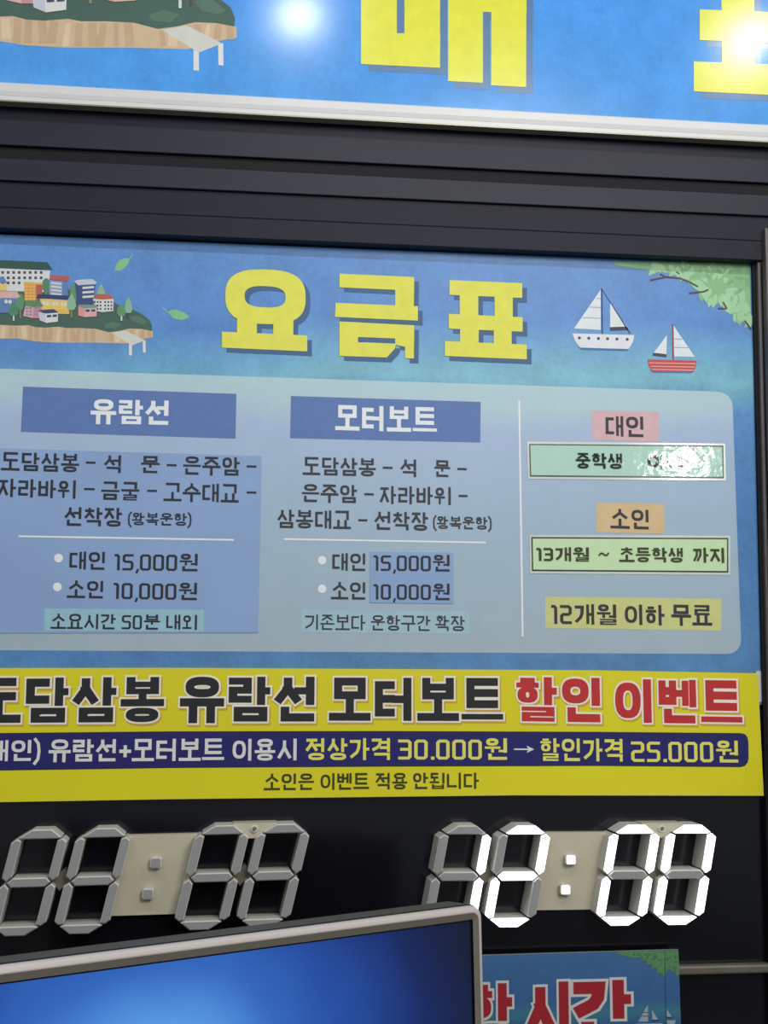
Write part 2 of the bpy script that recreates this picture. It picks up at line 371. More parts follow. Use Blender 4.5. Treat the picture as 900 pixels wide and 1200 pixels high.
# ------------------------------------------------------------------ printed pictures
def island(parent, d, T, big=False):
    """seaside town print; T maps the fare board's pixel frame to the wanted place"""
    sfx = dict(rough=.5)
    land = INK('land_green', (68, 98, 88)); land2 = INK('land_light_green', (84, 116, 98)); sand = INK('cliff_tan', (206, 180, 146)); sand2 = INK('cliff_dark_tan', (194, 165, 132))
    deck = INK('jetty_white', (222, 222, 214)); wht = INK('wall_white', (214, 216, 212)); grn = INK('roof_green', (52, 84, 72))
    org = INK('orange', (222, 150, 76)); yel = INK('warm_yellow', (226, 196, 112)); rd = INK('brick_red', (184, 96, 80)); blu = INK('wall_blue', (96, 130, 176))
    pnk = INK('pink', (216, 172, 168)); nv = INK('roof_navy', (50, 62, 116)); gy = INK('pale_grey', (196, 200, 212))
    t1 = INK('tree_green', (96, 146, 104)); t2 = INK('tree_mint', (138, 180, 152)); t3 = INK('tree_dark', (84, 132, 104)); trk = INK('trunk', (150, 132, 100))
    win = INK('window_navy', (62, 70, 104))
    A = lambda pts: [T(x/9, y/9+290) for x, y in pts]
    B = lambda pts: [T(x/9+90, y/9+300) for x, y in pts]
    G = lambda pts: [T(x, y) for x, y in pts]
    lay = [d]
    def part(name, polys):
        mb = MB()
        for i, (pts, m_) in enumerate(polys): poly(mb, pts, m_, lay[0]+min(i, 4)*8e-6+i*6e-7)
        lay[0] += 5.5e-5
        return mb.build(name, parent)
    bottom = [(-60,381),(0,380.5),(16.7,381.6),(33,381),(42,383.3),(53,384),(69,382.8),(77.8,384.4),(94.4,384.4),(112,385.3),(127.8,389.4),(140,387.8),(152,385),(165.5,385.5),(177.8,387.8)]
    cb = [(179.2,388),(179.4,395),(168,397.2),(158,400),(147,402.7),(130,402.2),(110,401.7),(67,401.7),(40,400),(20,396.7),(0,397),(-60,396)]
    stripes = []; sand3 = INK('cliff_pale_tan', (218, 196, 164)); rg = random.Random(11)
    top_at = lambda x: 381.5 if x < 60 else (384.6 if x < 112 else (389.6 if x < 146 else 385.8)); bot_at = lambda x: 396.2 if x < 25 else (399.2 if x < 60 else (401 if x < 150 else 396.5))
    x = -52.0
    while x < 176:
        wd = rg.uniform(2.2, 5.5); k = rg.uniform(-2.2, 2.2)
        if not (108 < x < 125 or 141 < x < 149): stripes.append((G([(x, top_at(x)+.8), (x+wd, top_at(x+wd)+.8), (x+wd+k, bot_at(x)-.3), (x+k-.8, bot_at(x)-.3)]), rg.choice((sand2, sand2, sand3))))
        x += wd+rg.uniform(2.5, 5)
    part('cliff_print', [(G(bottom+cb), sand)]+[(p, m_) for p, m_ in stripes])
    part('land_print', [(G([(177.8,387.8),(178.3,382.2),(175.5,375.5),(167.8,369),(156.7,363.3),(137.8,357),(133.9,354.4),(100,342),(60,336),(0,338),(-60,342)]+bottom), land),
                        (G([(122,380),(132,377),(142,380),(136,385),(124,384)]), land2), (G([(152,371),(163,370),(172,377),(168,380),(156,377)]), land2)])
    part('jetty_print', [(B([(550,925),(582,925),(582,1050),(550,1048)]), deck), (B([(695,890),(725,890),(727,1020),(697,1018)]), deck), (B([(365,810),(510,785),(720,890),(580,945)]), INK('jetty_deck', (208, 208, 198)))])
    # back row
    ws = [(A([(x-14, y-14), (x+14, y-13), (x+14, y+15), (x-14, y+14)]), win) for r, y in enumerate((263, 320, 373)) for x in [28+58*i for i in range(8 if r < 2 else 4)]]
    part('building_print', [(A([(-300,205),(530,245),(505,470),(-300,450)]), wht), (A([(-300,140),(40,135),(500,155),(555,235),(250,228),(-300,205)]), grn)]+ws)
    part('tree_print', [(A(ell(488, 400, 46, 76)), t3), (A([(480,470),(496,470),(496,495),(480,495)]), trk)])
    part('building_print', [(A([(525,345),(655,360),(655,505),(518,500)]), INK('wall_grey_blue', (142, 160, 196))), (A([(655,360),(705,360),(718,510),(655,505)]), blu), (A([(540,290),(735,300),(720,355),(525,338)]), rd)]
         + [(A([(540, y), (650, y+12), (650, y+28), (540, y+16)]), wht) for y in (365, 402, 440, 478)])
    ws = [(A([(x-13, y-8), (x+13, y-7), (x+13, y+8), (x-13, y+8)]), yel) for y in (412, 445, 478, 511, 542) for x in (280, 320, 358)]
    part('building_print', [(A([(255,385),(382,388),(380,565),(258,558)]), org), (A([(382,388),(452,388),(440,525),(380,565)]), rd), (A([(245,362),(440,372),(455,392),(255,390)]), INK('roof_yellow', (220, 176, 88)))]+ws)
    part('building_print', [(A([(-300,380),(75,385),(75,455),(-300,455)]), yel), (A([(-100,310),(40,310),(80,378),(-100,370)]), blu)])
    part('tree_print', [(A(ell(780, 480, 40, 100)), t1)])
    part('tree_print', [(B([(255,290),(285,340),(302,390),(302,430),(212,430),(215,380),(235,325)]), t2)])
    part('building_print', [(B([(-20,270),(200,290),(165,510),(0,510)]), INK('tower_blue', (58, 78, 130))), (B([(-30,265),(20,250),(160,243),(215,280),(195,298),(15,308)]), gy)]
         + [(B([(60, y), (182, y-8), (182, y+14), (60, y+24)]), wht) for y in (325, 373, 421)])
    ws = [(B([(x-9, y-10), (x+9, y-10), (x+9, y+10), (x-9, y+10)]), win) for y in (485, 522, 558) for x in (190, 220, 250, 300, 333, 365)]
    part('building_print', [(B([(170,445),(270,455),(388,445),(385,580),(270,592),(200,578)]), wht), (B([(215,400),(350,402),(392,452),(270,460),(168,452)]), rd)]+ws)
    ov = [(A(ell(x, y, 14, 20, 10)), wht) for x, y in ((465,588),(500,590),(565,592),(600,594),(658,598),(692,600))]
    part('building_print', [(A([(420,540),(735,550),(730,702),(640,700),(440,655)]), yel), (A([(445,640),(640,650),(730,655),(730,702),(600,700),(445,660)]), INK('wall_deep_yellow', (224, 186, 88))), (A([(400,493),(740,508),(730,557),(385,535)]), nv)]+ov)
    part('tree_print', [(A(ell(215, 575, 40, 90)), t1), (A([(208,660),(220,660),(220,745),(208,745)]), trk)])
    part('building_print', [(A([(-300,520),(182,528),(182,690),(-300,690)]), blu), (A([(-300,455),(180,465),(212,520),(180,535),(-300,525)]), pnk), (A(ell(65, 570, 18, 22, 10)), wht), (A(ell(106, 572, 18, 22, 10)), wht)])
    part('tree_print', [(A([(145,560),(185,630),(200,690),(170,722),(110,722),(90,690),(105,630)]), t3), (A([(136,720),(152,720),(152,772),(136,772)]), wht)])
    ws = [(A([(x-14, y-10), (x+12, y-9), (x+12, y+12), (x-14, y+11)]), INK('window_mauve', (158, 128, 158))) for y in (640, 674, 706) for x in (285, 322, 380, 415)]
    part('building_print', [(A([(268,610),(350,625),(345,745),(245,722)]), pnk), (A([(350,625),(445,625),(440,745),(345,745)]), INK('wall_rose', (200, 142, 156))), (A([(258,558),(415,560),(460,620),(350,630),(262,618)]), INK('roof_moss', (96, 136, 96)))]+ws)
    part('building_print', [(A([(405,680),(478,695),(490,797),(418,768)]), gy), (A([(478,692),(612,688),(610,782),(490,797)]), wht), (A([(398,663),(565,650),(618,686),(480,697)]), nv), (A([(495,712),(540,709),(540,736),(495,739)]), win), (A([(555,708),(600,705),(600,732),(555,735)]), win)])
    part('building_print', [(B([(15,530),(82,548),(80,645),(15,628)]), INK('wall_coral', (216, 150, 146))), (B([(82,548),(212,545),(208,637),(80,645)]), pnk), (B([(18,512),(205,512),(218,545),(80,552),(20,535)]), INK('roof_sage', (112, 152, 134))), (B([(93,564),(135,563),(135,588),(93,589)]), win), (B([(153,563),(195,562),(195,586),(153,587)]), win)])
    part('tree_print', [(A([(755,480),(795,560),(805,620),(780,660),(725,660),(703,620),(715,550)]), t2), (A([(745,655),(760,655),(760,745),(745,745)]), trk)])
    part('tree_print', [(B([(545,430),(575,490),(588,560),(570,602),(525,602),(500,555),(515,480)]), t2), (B([(530,600),(540,600),(540,665),(530,665)]), brown_ink)])
    part('tree_print', [(B([(470,510),(510,550),(520,600),(495,637),(445,637),(418,600),(430,545)]), t1), (B([(462,635),(480,635),(480,682),(462,682)]), wht)])
def sailboats(parent, d, T=lambda x, y: (x, y), both=True):
    R = lambda pts: [T(x/3+600, y/3+240) for x, y in pts]
    sail = INK('sail', (224, 230, 230)); hull = INK('hull_white', (226, 228, 232)); gl = INK('sail_seam', (150, 170, 190)); dk = INK('boom', (60, 64, 84))
    mb = MB(); Q = lambda pts, m_, k: poly(mb, R(pts), m_, d+k*4e-5)
    Q([(312,298),(312,440),(218,435)], sail, 0)
    for (a, c) in (((296,328),(312,328)), ((272,358),(312,360)), ((247,395),(312,398))): Q([a, c, (c[0], c[1]+3), (a[0], a[1]+3)], gl, 1)
    Q([(345,345),(405,430),(345,432)], sail, 0); Q([(345,430),(403,428),(410,440),(345,443)], dk, 1)
    Q([(313,294),(318,294),(320,460),(315,460)], navy_ink, 2); Q([(315,297),(318,297),(418,452),(413,454)], navy_ink, 1)
    Q([(232,500),(412,505),(405,514),(245,510)], INK('sea_shade', (60, 120, 170)), 0)
    Q([(212,452),(430,458),(426,480),(410,507),(240,502),(222,480)], hull, 3)
    for i, x in enumerate((237,270,304,336,369,405)): Q(ell(x, 468+i, 5.5, 5.5, 10), navy_ink, 4)
    mb.build('sailboat_print', parent)['label'] = 'printed white sailboat with round portholes'
    if not both: return
    mb = MB()
    Q([(568,425),(643,535),(570,533)], sail, 0)
    for (a, c) in (((569,470),(598,471)), ((569,500),(620,501))): Q([a, c, (c[0], c[1]+3), (a[0], a[1]+3)], gl, 1)
    Q([(545,458),(543,525),(498,521)], sail, 0); Q([(497,520),(543,525),(543,536),(494,530)], dk, 1)
    Q([(563,420),(567,420),(569,551),(564,551)], INK('mast_red', (150, 66, 74)), 2); Q([(563,424),(565,424),(546,458),(544,458)], gl, 1)
    Q([(485,580),(640,584),(630,592),(495,590)], INK('sea_shade', (60, 120, 170)), 0)
    Q([(476,543),(650,548),(646,570),(638,588),(492,584),(480,565)], red_ink, 3)
    for y in (554, 566, 577): Q([(482+(y-554)*.4,y),(646-(y-554)*.3,y+3),(645-(y-554)*.3,y+6),(483+(y-554)*.4,y+3)], INK('hull_stripe', (222, 180, 176)), 4)
    mb.build('sailboat_print', parent)['label'] = 'printed red striped sailboat'
def foliage(parent, d, T=lambda x, y: (x, y)):
    S = lambda pts: [T(x/5.294+730, y/5.294+300) for x, y in pts]
    lg = INK('leaf_pale', (162, 208, 162)); mg = INK('leaf_mid', (138, 188, 134)); dg = INK('leaf_deep', (124, 176, 124)); br = INK('twig', (84, 66, 74))
    base = [(-60,34),(786,44),(796,440),(770,405),(715,415),(690,365),(655,360),(645,285),(600,285),(555,315),(545,272),(490,265),(500,235),(480,200),(430,182),(350,140),(372,100),(270,105),(230,90),(200,112),(150,85),(50,72),(-40,60)]
    mb = MB(); poly(mb, S(base), mg, d)
    poly(mb, S([(-60,35),(700,44),(786,60),(786,200),(720,150),(640,110),(480,75),(300,66),(100,62)]), dg, d+4e-5)
    rng = random.Random(5)
    def leaf(cx, cy, L_, a, m_, k):
        c, s = math.cos(a), math.sin(a)
        pts = [(-.5,0),(-.25,.17),(.1,.2),(.5,0),(.1,-.2),(-.25,-.17)]
        poly(mb, S([(cx+L_*(x*c-y*s), cy+L_*(x*s+y*c)) for x, y in pts]), m_, d+k)
    n = 0
    edge = [(180,88),(230,92),(290,95),(350,115),(395,120),(440,165),(470,185),(505,215),(500,245),(545,250),(560,290),(600,262),(640,270),(660,330),(690,340),(715,385),(760,395),(785,410),(610,220),(660,240),(700,280),(730,320),(570,180),(500,130),(430,110),(740,260),(760,340),(640,180)]
    for (x, y) in edge:
        for q in range(3):
            n += 1; leaf(x+rng.uniform(-22, 22), y+rng.uniform(-22, 12), rng.uniform(62, 92), rng.uniform(.6, 2.4), lg if rng.random() < .75 else mg, 8e-5+n*8e-7)
    for q in range(46):
        x = rng.uniform(380, 770); y = rng.uniform(55, 60+max(20, (x-300)*.42)); n += 1
        leaf(x, y, rng.uniform(55, 85), rng.uniform(0, 3.1), rng.choice((lg, mg, mg, dg)), 8e-5+n*8e-7)
    mb.build('foliage_print', parent)['label'] = 'printed green leaves in the corner'
    k = d+2.6e-4
    for seq, wd in ((((170,150),(270,130),(350,137),(410,160),(465,190)), 2.0), (((230,112),(270,130)), 1.6), (((410,231),(500,222),(532,208)), 2.0), (((590,325),(645,327),(620,285)), 2.0), (((755,400),(797,458)), 2.2), (((330,98),(352,112)), 1.4)):
        mb = MB()
        for a, c in zip(seq, seq[1:]):
            p, q = S([a, c]); line(mb, p, q, wd, br, k); k += 1e-6
        mb.build('twig_print', parent)

# ------------------------------------------------------------------ upper sign
D1 = .045
zc = P(450, 60, D1)
up = thing('ticket_office_sign', 'glossy bright blue sign with giant yellow letters above the dark frame', 'sign', (Xc(450, D1, 130), -D1, Zr(142, D1)))
SZ = TH[up.name].z
blue_up = gradient_print('upper_sign_blue_print', [(0, (86, 160, 230)), (.5, (82, 158, 238)), (1, (90, 166, 242))], 0, .30, rough=.17, spec=.26, mottle=.13, drift=.2)
b = MB(); zb = Zr(124, D1)
b.box((XL, -D1, zb), (1.6, -.029, 2.62), blue_up); b.build('sign_panel', up)
trimw = mat('white_painted_trim', (214, 214, 212), rough=.3, spec=.5, mottle=.02)
b = MB()
b.box((XL, -D1-.004, Zr(142, .049)), (1.6, -.0305, Zr(121, .049)), trimw)
o = b.build('sign_border', up, bevel=.0015); o['label'] = 'white lower border strip'
b = MB(); b.box((XL, -D1-.0043, Zr(135.5, .0505)), (1.6, -D1-.003, Zr(130, .0505)), mat('trim_line', (202, 202, 200), rough=.35, mottle=.02)); b.build('border_groove', up)
b = MB(); b.box((XL, -D1-.0052, Zr(142.4, .0505)), (1.6, -D1+.01, Zr(140.8, .0505)), mat('brass_edge', (150, 146, 128), rough=.3, metal=.3, mottle=.02)); b.build('border_edge', up)
yl = mat('ink_bright_yellow', (232, 232, 66), rough=.2, spec=.5); sh = mat('ink_upper_shade', (92, 128, 172), rough=.2, spec=.5)
def giant(mb, polys, m_, off, d):
    for i, q in enumerate(polys): poly(mb, [(x+off[0], y+off[1]) for x, y in q], m_, d+i*2e-5)
mae = [[(423,-95),(465,-93),(465,76.8),(423,75)], [(474,-93),(516,-92),(515.5,79.5),(474,77.5)], [(423,39),(516,39),(515.5,79.5),(423,75)], [(423,-95),(516,-92),(516,-52),(423,-54)],
       [(525,-130),(566,-129),(566,97),(525,95)], [(576,-132),(617,-131),(616.5,102),(575.5,100)], [(525,-25),(617,-22),(617,15),(525,13)]]
pyo = [[(820,11),(1010,18),(1010,54),(820,47)], [(813,72),(1025,80),(1025,117),(813,107)], [(845,-60),(884,-58),(884,76),(846,74)], [(931,-57),(970,-55),(970,76),(931,76)], [(820,-90),(1010,-84),(1010,-46),(820,-52)]]
for nm, gl_, lab in (('giant_lettering', mae, 'yellow letter beginning the upper sign'), ('giant_lettering', pyo, 'yellow letter at the right end')):
    b = MB(); giant(b, gl_, sh, (8, 8), D1+.0002); giant(b, gl_, yl, (0, 0), D1+.0006); b.build(nm, up)
island(up, D1+.0002, lambda x, y: ((x-68)*1.79+78, (y-378)*1.79+13.5), True)

# ------------------------------------------------------------------ fare board
fb = thing('fare_board', 'large blue printed fare board under yellow title letters, inside the dark frame', 'sign', (Xc(450, 0, 800), 0, Zr(800)))
fz = lambda r: Zr(r)-TH[fb.name].z
Z0, Z1 = fz(800), fz(285)
fr = lambda r: (fz(r)-Z0)/(Z1-Z0)
wash = gradient_print('fare_board_wash', [(0, (84, 132, 178)), (fr(765), (84, 134, 184)), (fr(600), (74, 128, 188)), (fr(480), (82, 140, 196)), (fr(445), (116, 180, 198)), (fr(415), (106, 168, 204)), (fr(370), (82, 136, 202)), (1, (88, 140, 202))], Z0, Z1, rough=.42, spec=.35, mottle=.17, scale=4, drift=.07, tilt=.09)
b = MB(); b.slab([P(-70,272), P(884,310), P(895.5,826), P(-70,818)], .0045, wash, mat('board_core', (150, 160, 165))); b.build('board', fb)
pane = gradient_print('fare_panel_wash', [(0, (164, 180, 190)), (fr(765), (166, 184, 194)), (fr(700), (162, 184, 198)), (fr(600), (162, 186, 206)), (fr(500), (168, 188, 216)), (fr(470), (176, 204, 212)), (1, (182, 214, 214))], Z0, Z1, rough=.45, spec=.3, mottle=.035, scale=3, drift=.05)
b = MB()
out = []
for x, y in rr(-14, 0, 866, 320, 17, 6):       # rounded info field, skewed onto its four measured corners
    u, v = (x+14)/880, y/320
    xt = -14+(858+14)*u; xb = -14+(869+14)*u; yt = 431.5+(459.5-431.5)*u; yb = 762+(766.5-762)*u
    out.append((xt+(xb-xt)*v, yt+(yb-yt)*v))
poly(b, out, pane, .0002); b.build('info_field', fb)
# title
b = MB()
R4 = lambda pts: [(x/2.25+240, y/2.25+290) for x, y in pts]
def title(mb, m_, off, d):
    o = lambda pts: [(x+off[0], y+off[1]) for x, y in R4(pts)]
    N = 40; ro, ri = [], []
    for i in range(N):
        t = 2*math.pi*i/N; c, s = math.cos(t), math.sin(t); e = 2/2.7
        ux = math.copysign(abs(c)**e, c); uy = math.copysign(abs(s)**e, s)
        ro.append((160+ux*106, 130+uy*72+ux*3)); ri.append((159+ux*54, 130+uy*28+ux*2))
    for i in range(N):
        j = (i+1) % N; poly(mb, o([ro[i], ro[j], ri[j], ri[i]]), m_, d)
    k = d
    for q in ([(85,180),(138,183),(137,232),(85,230)], [(181,185),(234,183),(233,236),(180,234)], [(45,222),(270,232),(270,274),(45,264)],
              [(355,69),(552,78),(552,114),(355,105)], [(502,100),(552,100),(551,160),(502,156)], [(345,146),(562,155),(562,193),(343,183)],
              [(355,195),(552,205),(552,242),(355,234)], [(355,220),(404,222),(403,287),(355,285)], [(355,248),(505,254),(500,268),(480,290),(355,286)], [(502,238),(552,240),(551,293),(528,292),(528,262),(502,256)],
              [(645,86),(837,94),(837,133),(645,125)], [(643,175),(838,184),(838,222),(643,214)], [(633,247),(849,256),(849,295),(633,286)],
              [(672,110),(721,112),(721,200),(672,198)], [(764,113),(812,115),(812,200),(764,200)], [(673,200),(722,202),(722,265),(673,262)], [(762,204),(809,206),(809,268),(762,266)]):
        k += 2e-5; poly(mb, o(q), m_, k)
title(b, shadow_ink, (5.5, 5.5), .0003); b.build('title_shadow', fb)
b = MB(); title(b, yellow_ink, (0, 0), .0008); o = b.build('title_lettering', fb); o['label'] = 'yellow title letters of the fare board'
island(fb, .0003, lambda x, y: (x, y))
sailboats(fb, .0003); foliage(fb, .0003)
lf = INK('leaf_loose', (134, 192, 140))
for pts, st in (([(134.4,317),(136,310),(140,305),(146,302.5),(152,303),(150.5,309),(146,314.5),(140,317.5)], ((152,303),(155.5,297.5))),
                ([(196.7,366),(201,363.2),(206.7,362.7),(216.7,366.7),(222.3,371.7),(213.3,375.3),(203.3,373.3)], ((197,366.5),(190,360)))):
    b = MB(); poly(b, pts, lf, .0003); line(b, st[0], st[1], 1.3, lf, .00035); b.build('leaf_print', fb)
def lettering(parent, items, d, W=.142, ink=None, name='lettering', label=None):
    for it in items:
        mb = MB(); s, x0, x1, y0, y1, h = it[:6]; w_ = it[6] if len(it) > 6 else W
        text(mb, s, x0, x1, y0, y1, h, w_, ink or charcoal_ink, d)
        o = mb.build(name, parent)
        if label: o['label'] = label
head = INK('header_blue', (92, 122, 178))
for q, s, args in (([(27,453),(277,461.5),(276,514),(24.5,506)], '유람선', (106.7,197.7,467.5,469.5,28.5)), ([(341,464),(563.3,471),(562.8,518.5),(340,513.5)], '모터보트', (393,512,474.5,477.5,29.5))):
    b = MB(); poly(b, q, head, .0004); o = b.build('column_header', fb); lettering(o, [(s,)+args], .0007, .17, white_ink, label='white letters')
b = MB()
line(b, (332.7,631.8), (569.5,635.8), 2, white_ink, .0005); b.build('rule_line', fb); b = MB(); line(b, (608.4,469), (612.5,746), 2.2, white_ink, .0005); b.build('rule_line', fb)
for c in ((377.5,656.5), (377.5,690)):
    b = MB(); poly(b, ell(*c, 5, 5), white_ink, .0005); b.build('bullet', fb)
def dashes(lst, m_, d, parent):
    for x0, x1, y in lst:
        mb = MB(); line(mb, (x0, y), (x1, y+.3), 2.5, m_, d); mb.build('dash', parent)
lettering(fb, [('도담삼봉',355,440.5,535.3,537.3,21),('석',469,487.7,538,538.6,20.5),('문',509,527.6,539,539.6,19.5),
               ('은주암',354,418.4,567,568.5,21),('자라바위',445,528.3,569.3,570.8,21),('삼봉대교',325,411.3,597,598.6,21.5),('선착장',438.7,501.6,599,600.5,21.5),('(왕복운항)',507.3,576.3,604.8,606,14.6,.14)], .0006)
dashes([(448.6,460,548),(536,547,549.5),(427,438,579),(537.5,548,581),(419.8,430.5,609.5)], charcoal_ink, .0006, fb)
lettering(fb, [('대인',389.6,428,648,648.6,20.5),('소인',388,428,681.8,682.4,20.3)], .0006)
def tag_box(q, col, words, W, nm='highlight_box', ink=None):
    mb = MB(); poly(mb, q, INK('box_%d_%d_%d' % col, col), .0004)
    o = mb.build(nm, fb); lettering(o, words, .0007, W, ink); return o
tag_box([(353.3,714.5),(550.3,716.6),(550.7,743),(352.3,741)], (162,194,206), [('기존보다',357.6,428,720,720.8,17.8),('운항구간',435,504.4,720.8,721.6,17.8),('확장',510.5,544.6,721.4,722,17.6)], .115)
tag_box([(694,481),(772,482.7),(772.6,518),(694,515.4)], (216,178,182), [('대인',709.5,753.6,487,488.3,24)], .15)
tag_box([(698.8,589),(778.4,590.5),(778.8,625.7),(698.8,623.6)], (214,186,140), [('소인',715,759.8,596,597.5,23)], .15)
tag_box([(639,699),(845.6,701.6),(845,739),(639,736)], (204,206,134), [('12개월',645.8,722,707.2,708.4,24),('이하',732,778.4,708.2,709,24),('무료',786.4,834,708.4,709.2,24)], .155)

# ------------------------------------------------------------------ patches stuck on the fare board
def sheet(name, q, m_, d0, d1, parent, side=None):
    mb = MB(); mb.slab([P(x, y, d1) for x, y in q], d1-d0, m_, side or m_); return mb.build(name, parent)
patch_m = mat('blue_patch_print', (140, 168, 208), rough=.4, mottle=.08, scale=7)
edge_m = mat('patch_edge', (96, 124, 150), rough=.5)
def stk(name, label, cat, q, group=None):
    return thing(name, label, cat, tuple(P(sum(x for x, y in q)/len(q), max(y for x, y in q), 0)), group)
q = [(-24,524.5),(306.5,534.5),(302.2,741.5),(-24,742)]
pl = stk('correction_patch', 'wide blue pasted sheet with route and prices, left column of the fare board', 'sticker', q)
sheet('patch_sheet', q, patch_m, .0003, .0010, pl, edge_m)
lettering(pl, [('도담삼봉',1.8,93,529.5,532,21.5),('석',122,142,533,533.6,20.5),('문',165.5,187.5,534,534.6,20),('은주암',215,281,534.5,536,21.5),
               ('자라바위',-2,89,560.5,563,21.5),('금굴',119,163.5,564,565,21.5),('고수대교',192,280,565.5,567.5,21.5),('선착장',75.7,143.3,594,595.2,22),('(왕복운항)',150,224.7,600.6,601.6,14.6,.14),
               ('대인',81.8,123,646,646.8,21),('15,000원',134.4,231.8,647.8,649,20.5),('소인',79,121,680,680.8,20.5),('10,000원',133.3,231,681.6,683,20.3)], .0013, ink=black_ink)
dashes([(100.6,112,542),(195.5,207,545),(289,300.5,546.5),(98.5,111,573),(172.5,184,575),(289,300.5,577)], black_ink, .0013, pl)
b = MB(); line(b, (21.3,628.4), (274,632.7), 2, white_ink, .0012)
b.build('rule_line', pl)
for c in ((68.6,654),(67.2,687.8)):
    b = MB(); poly(b, ell(*c, 5.2, 5.2), white_ink, .0012); b.build('bullet', pl)
b = MB(); poly(b, [(52.3,713),(239,714.5),(239,740.3),(51.5,739)], INK('box_teal', (150,192,206)), .0011)
o = b.build('highlight_box', pl)
lettering(o, [('소요시간', 59.7, 135.8, 719, 719.8, 17.8), ('50분', 143, 187.7, 719.6, 720.2, 17.8), ('내외', 195, 231, 720, 720.6, 17.6)], .0013, .138, black_ink)
q = [(434,646.6),(531,647.6),(531.3,707.4),(433.6,706.3)]
pr = stk('price_patch', 'small blue pasted patch with two prices, middle column of the fare board', 'sticker', q)
sheet('patch_sheet', q, patch_m, .0003, .0010, pr, edge_m)
lettering(pr, [('15,000원',437.6,526.8,649.4,650.2,19.6),('10,000원',437.6,526.8,683.2,684,19.4)], .0013, ink=black_ink)
# glossy green labels: gently buckled laminate sheets
def green_label(name, label, q, words, seed, tint):
    t = stk(name, label, 'label', q)
    m_ = mat('laminated_green_paper_%d' % seed, tint, rough=.06, spec=.5, mottle=.03, bump=.11 if seed == 1 else .06, bscale=75)
    mw = mat('laminate_margin', (206, 216, 206), rough=.15, spec=.8); mk = mat('label_border_ink', (36, 42, 40), rough=.2, spec=.6)
    def uv(u, v, d):
        x = q[0][0]*(1-u)*(1-v)+q[1][0]*u*(1-v)+q[2][0]*u*v+q[3][0]*(1-u)*v
        y = q[0][1]*(1-u)*(1-v)+q[1][1]*u*(1-v)+q[2][1]*u*v+q[3][1]*(1-u)*v
        return P(x, y, d)
    NX, NY = 48, 10
    def grid(u0, u1, v0, v1, d, m_, nm, amp):
        mb = MB(); mb.slot(m_)
        for j in range(NY+1):
            for i in range(NX+1):
                u = u0+(u1-u0)*i/NX; v = v0+(v1-v0)*j/NY
                e = math.sin(math.pi*i/NX)*math.sin(math.pi*j/NY)
                mb.v.append(uv(u, v, d+amp*e*(1+.6*math.sin(seed+9*u+3*v)+.3*math.sin(23*u-5*v+seed))))
        for j in range(NY):
            for i in range(NX):
                a = j*(NX+1)+i; mb.f.append((a, a+NX+1, a+NX+2, a+1)); mb.mi.append(0)
        return mb.build(nm, t, smooth=True)
    grid(-.010, 1.010, -.06, 1.07, .0008, mw, 'laminate', 0)
    grid(0, 1, 0, 1, .00105, mk, 'printed_border', 0)
    grid(.0068, .9932, .045, .955, .0012, m_, 'label_paper', .00005)
    lettering(t, words, .0020, ink=mat('label_ink_%d' % seed, (44, 50, 48) if seed == 1 else (74, 74, 54), rough=.06, spec=.5, bump=.11 if seed == 1 else .05, bscale=75))
green_label('laminated_label', 'glossy green laminated label with bright glare, below the pink box', [(620,520),(847.7,522),(848.4,560.6),(621,558.5)], [('중학생',674.7,728.8,530.6,531.4,18,.165),('이상',758.8,802,532,532.6,17,.16)], 1, (184,222,204))
green_label('laminated_label', 'pale green laminated age label below the orange box', [(622.7,629.3),(853.5,630.3),(853.5,671),(623.4,669.2)], [('13개월',628.6,690,640.8,641.4,16.5,.165),('~',701,714,640,640.2,18,.14),('초등학생',725.4,800,641.3,642,17,.16),('까지',812,848.4,641.6,642,17.5,.16)], 2, (204,232,184))

# ------------------------------------------------------------------ yellow event banner
ban_q = [(-60,783),(200,782.6),(450,784),(700,785.5),(888,789),(895,932.5),(600,932),(430,934),(200,936.5),(0,940),(-60,941)]
bn = stk('event_banner', 'long yellow discount banner pasted across the bottom of the blue board', 'banner', ban_q)
DB = .0022
yel_m = mat('banner_yellow_print', (220, 211, 24), rough=.45, spec=.35, mottle=.04, scale=5)
b = MB(); b.slab([P(x, y, DB) for x, y in ban_q], .0015, yel_m); b.build('banner_sheet', bn)
b = MB()
navy_q = [(-60,861),(0,860.2),(200,858.2),(450,857.8),(700,858.8),(868,860.3),(873,861.5),(876,865),(877,870),(877.3,888),(876,893),(873,896.5),(868,898),(700,896.6),(450,897.4),(200,899),(0,902),(-60,903)]
poly(b, [(x, y-1.2 if y < 880 else y+1.0) for x, y in navy_q], INK('strip_outline', (40, 40, 50)), DB+.0002)
poly(b, navy_q, INK('strip_navy', (32, 32, 102)), DB+.0003); b.build('navy_strip', bn)
halo = INK('outline_cream', (238, 232, 214)); drop = INK('outline_ochre', (206, 164, 66)); bk = INK('banner_black', (36, 37, 40)); brd = INK('banner_red', (190, 46, 48))
for items, ink_, lab in (([('도담삼봉',-27,193,794.5,793.2,52.8),('유람선',211.5,368.7,793,793,52.5),('모터보트',385.8,589.3,794,794.5,50.5)], bk, 'black title word with cream outline'),
                         ([('할인',605,702.7,793,794.5,52),('이벤트',720.4,868.7,795.5,797.5,51)], brd, 'red title word with cream outline')):
    for s, x0, x1, y0, y1, h in items:
        b = MB()
        text(b, s, x0, x1, y0, y1, h, .195, drop, DB+.0003, grow=.085, off=(1.6, 2.2))
        text(b, s, x0, x1, y0, y1, h, .195, halo, DB+.0006, grow=.085)
        text(b, s, x0, x1, y0, y1, h, .195, ink_, DB+.0009)
        o = b.build('title_lettering', bn); o['label'] = lab
wi = INK('banner_white', (220, 220, 214)); yi = INK('banner_pale_yellow', (226, 222, 96)); di = INK('banner_olive', (58, 62, 30))
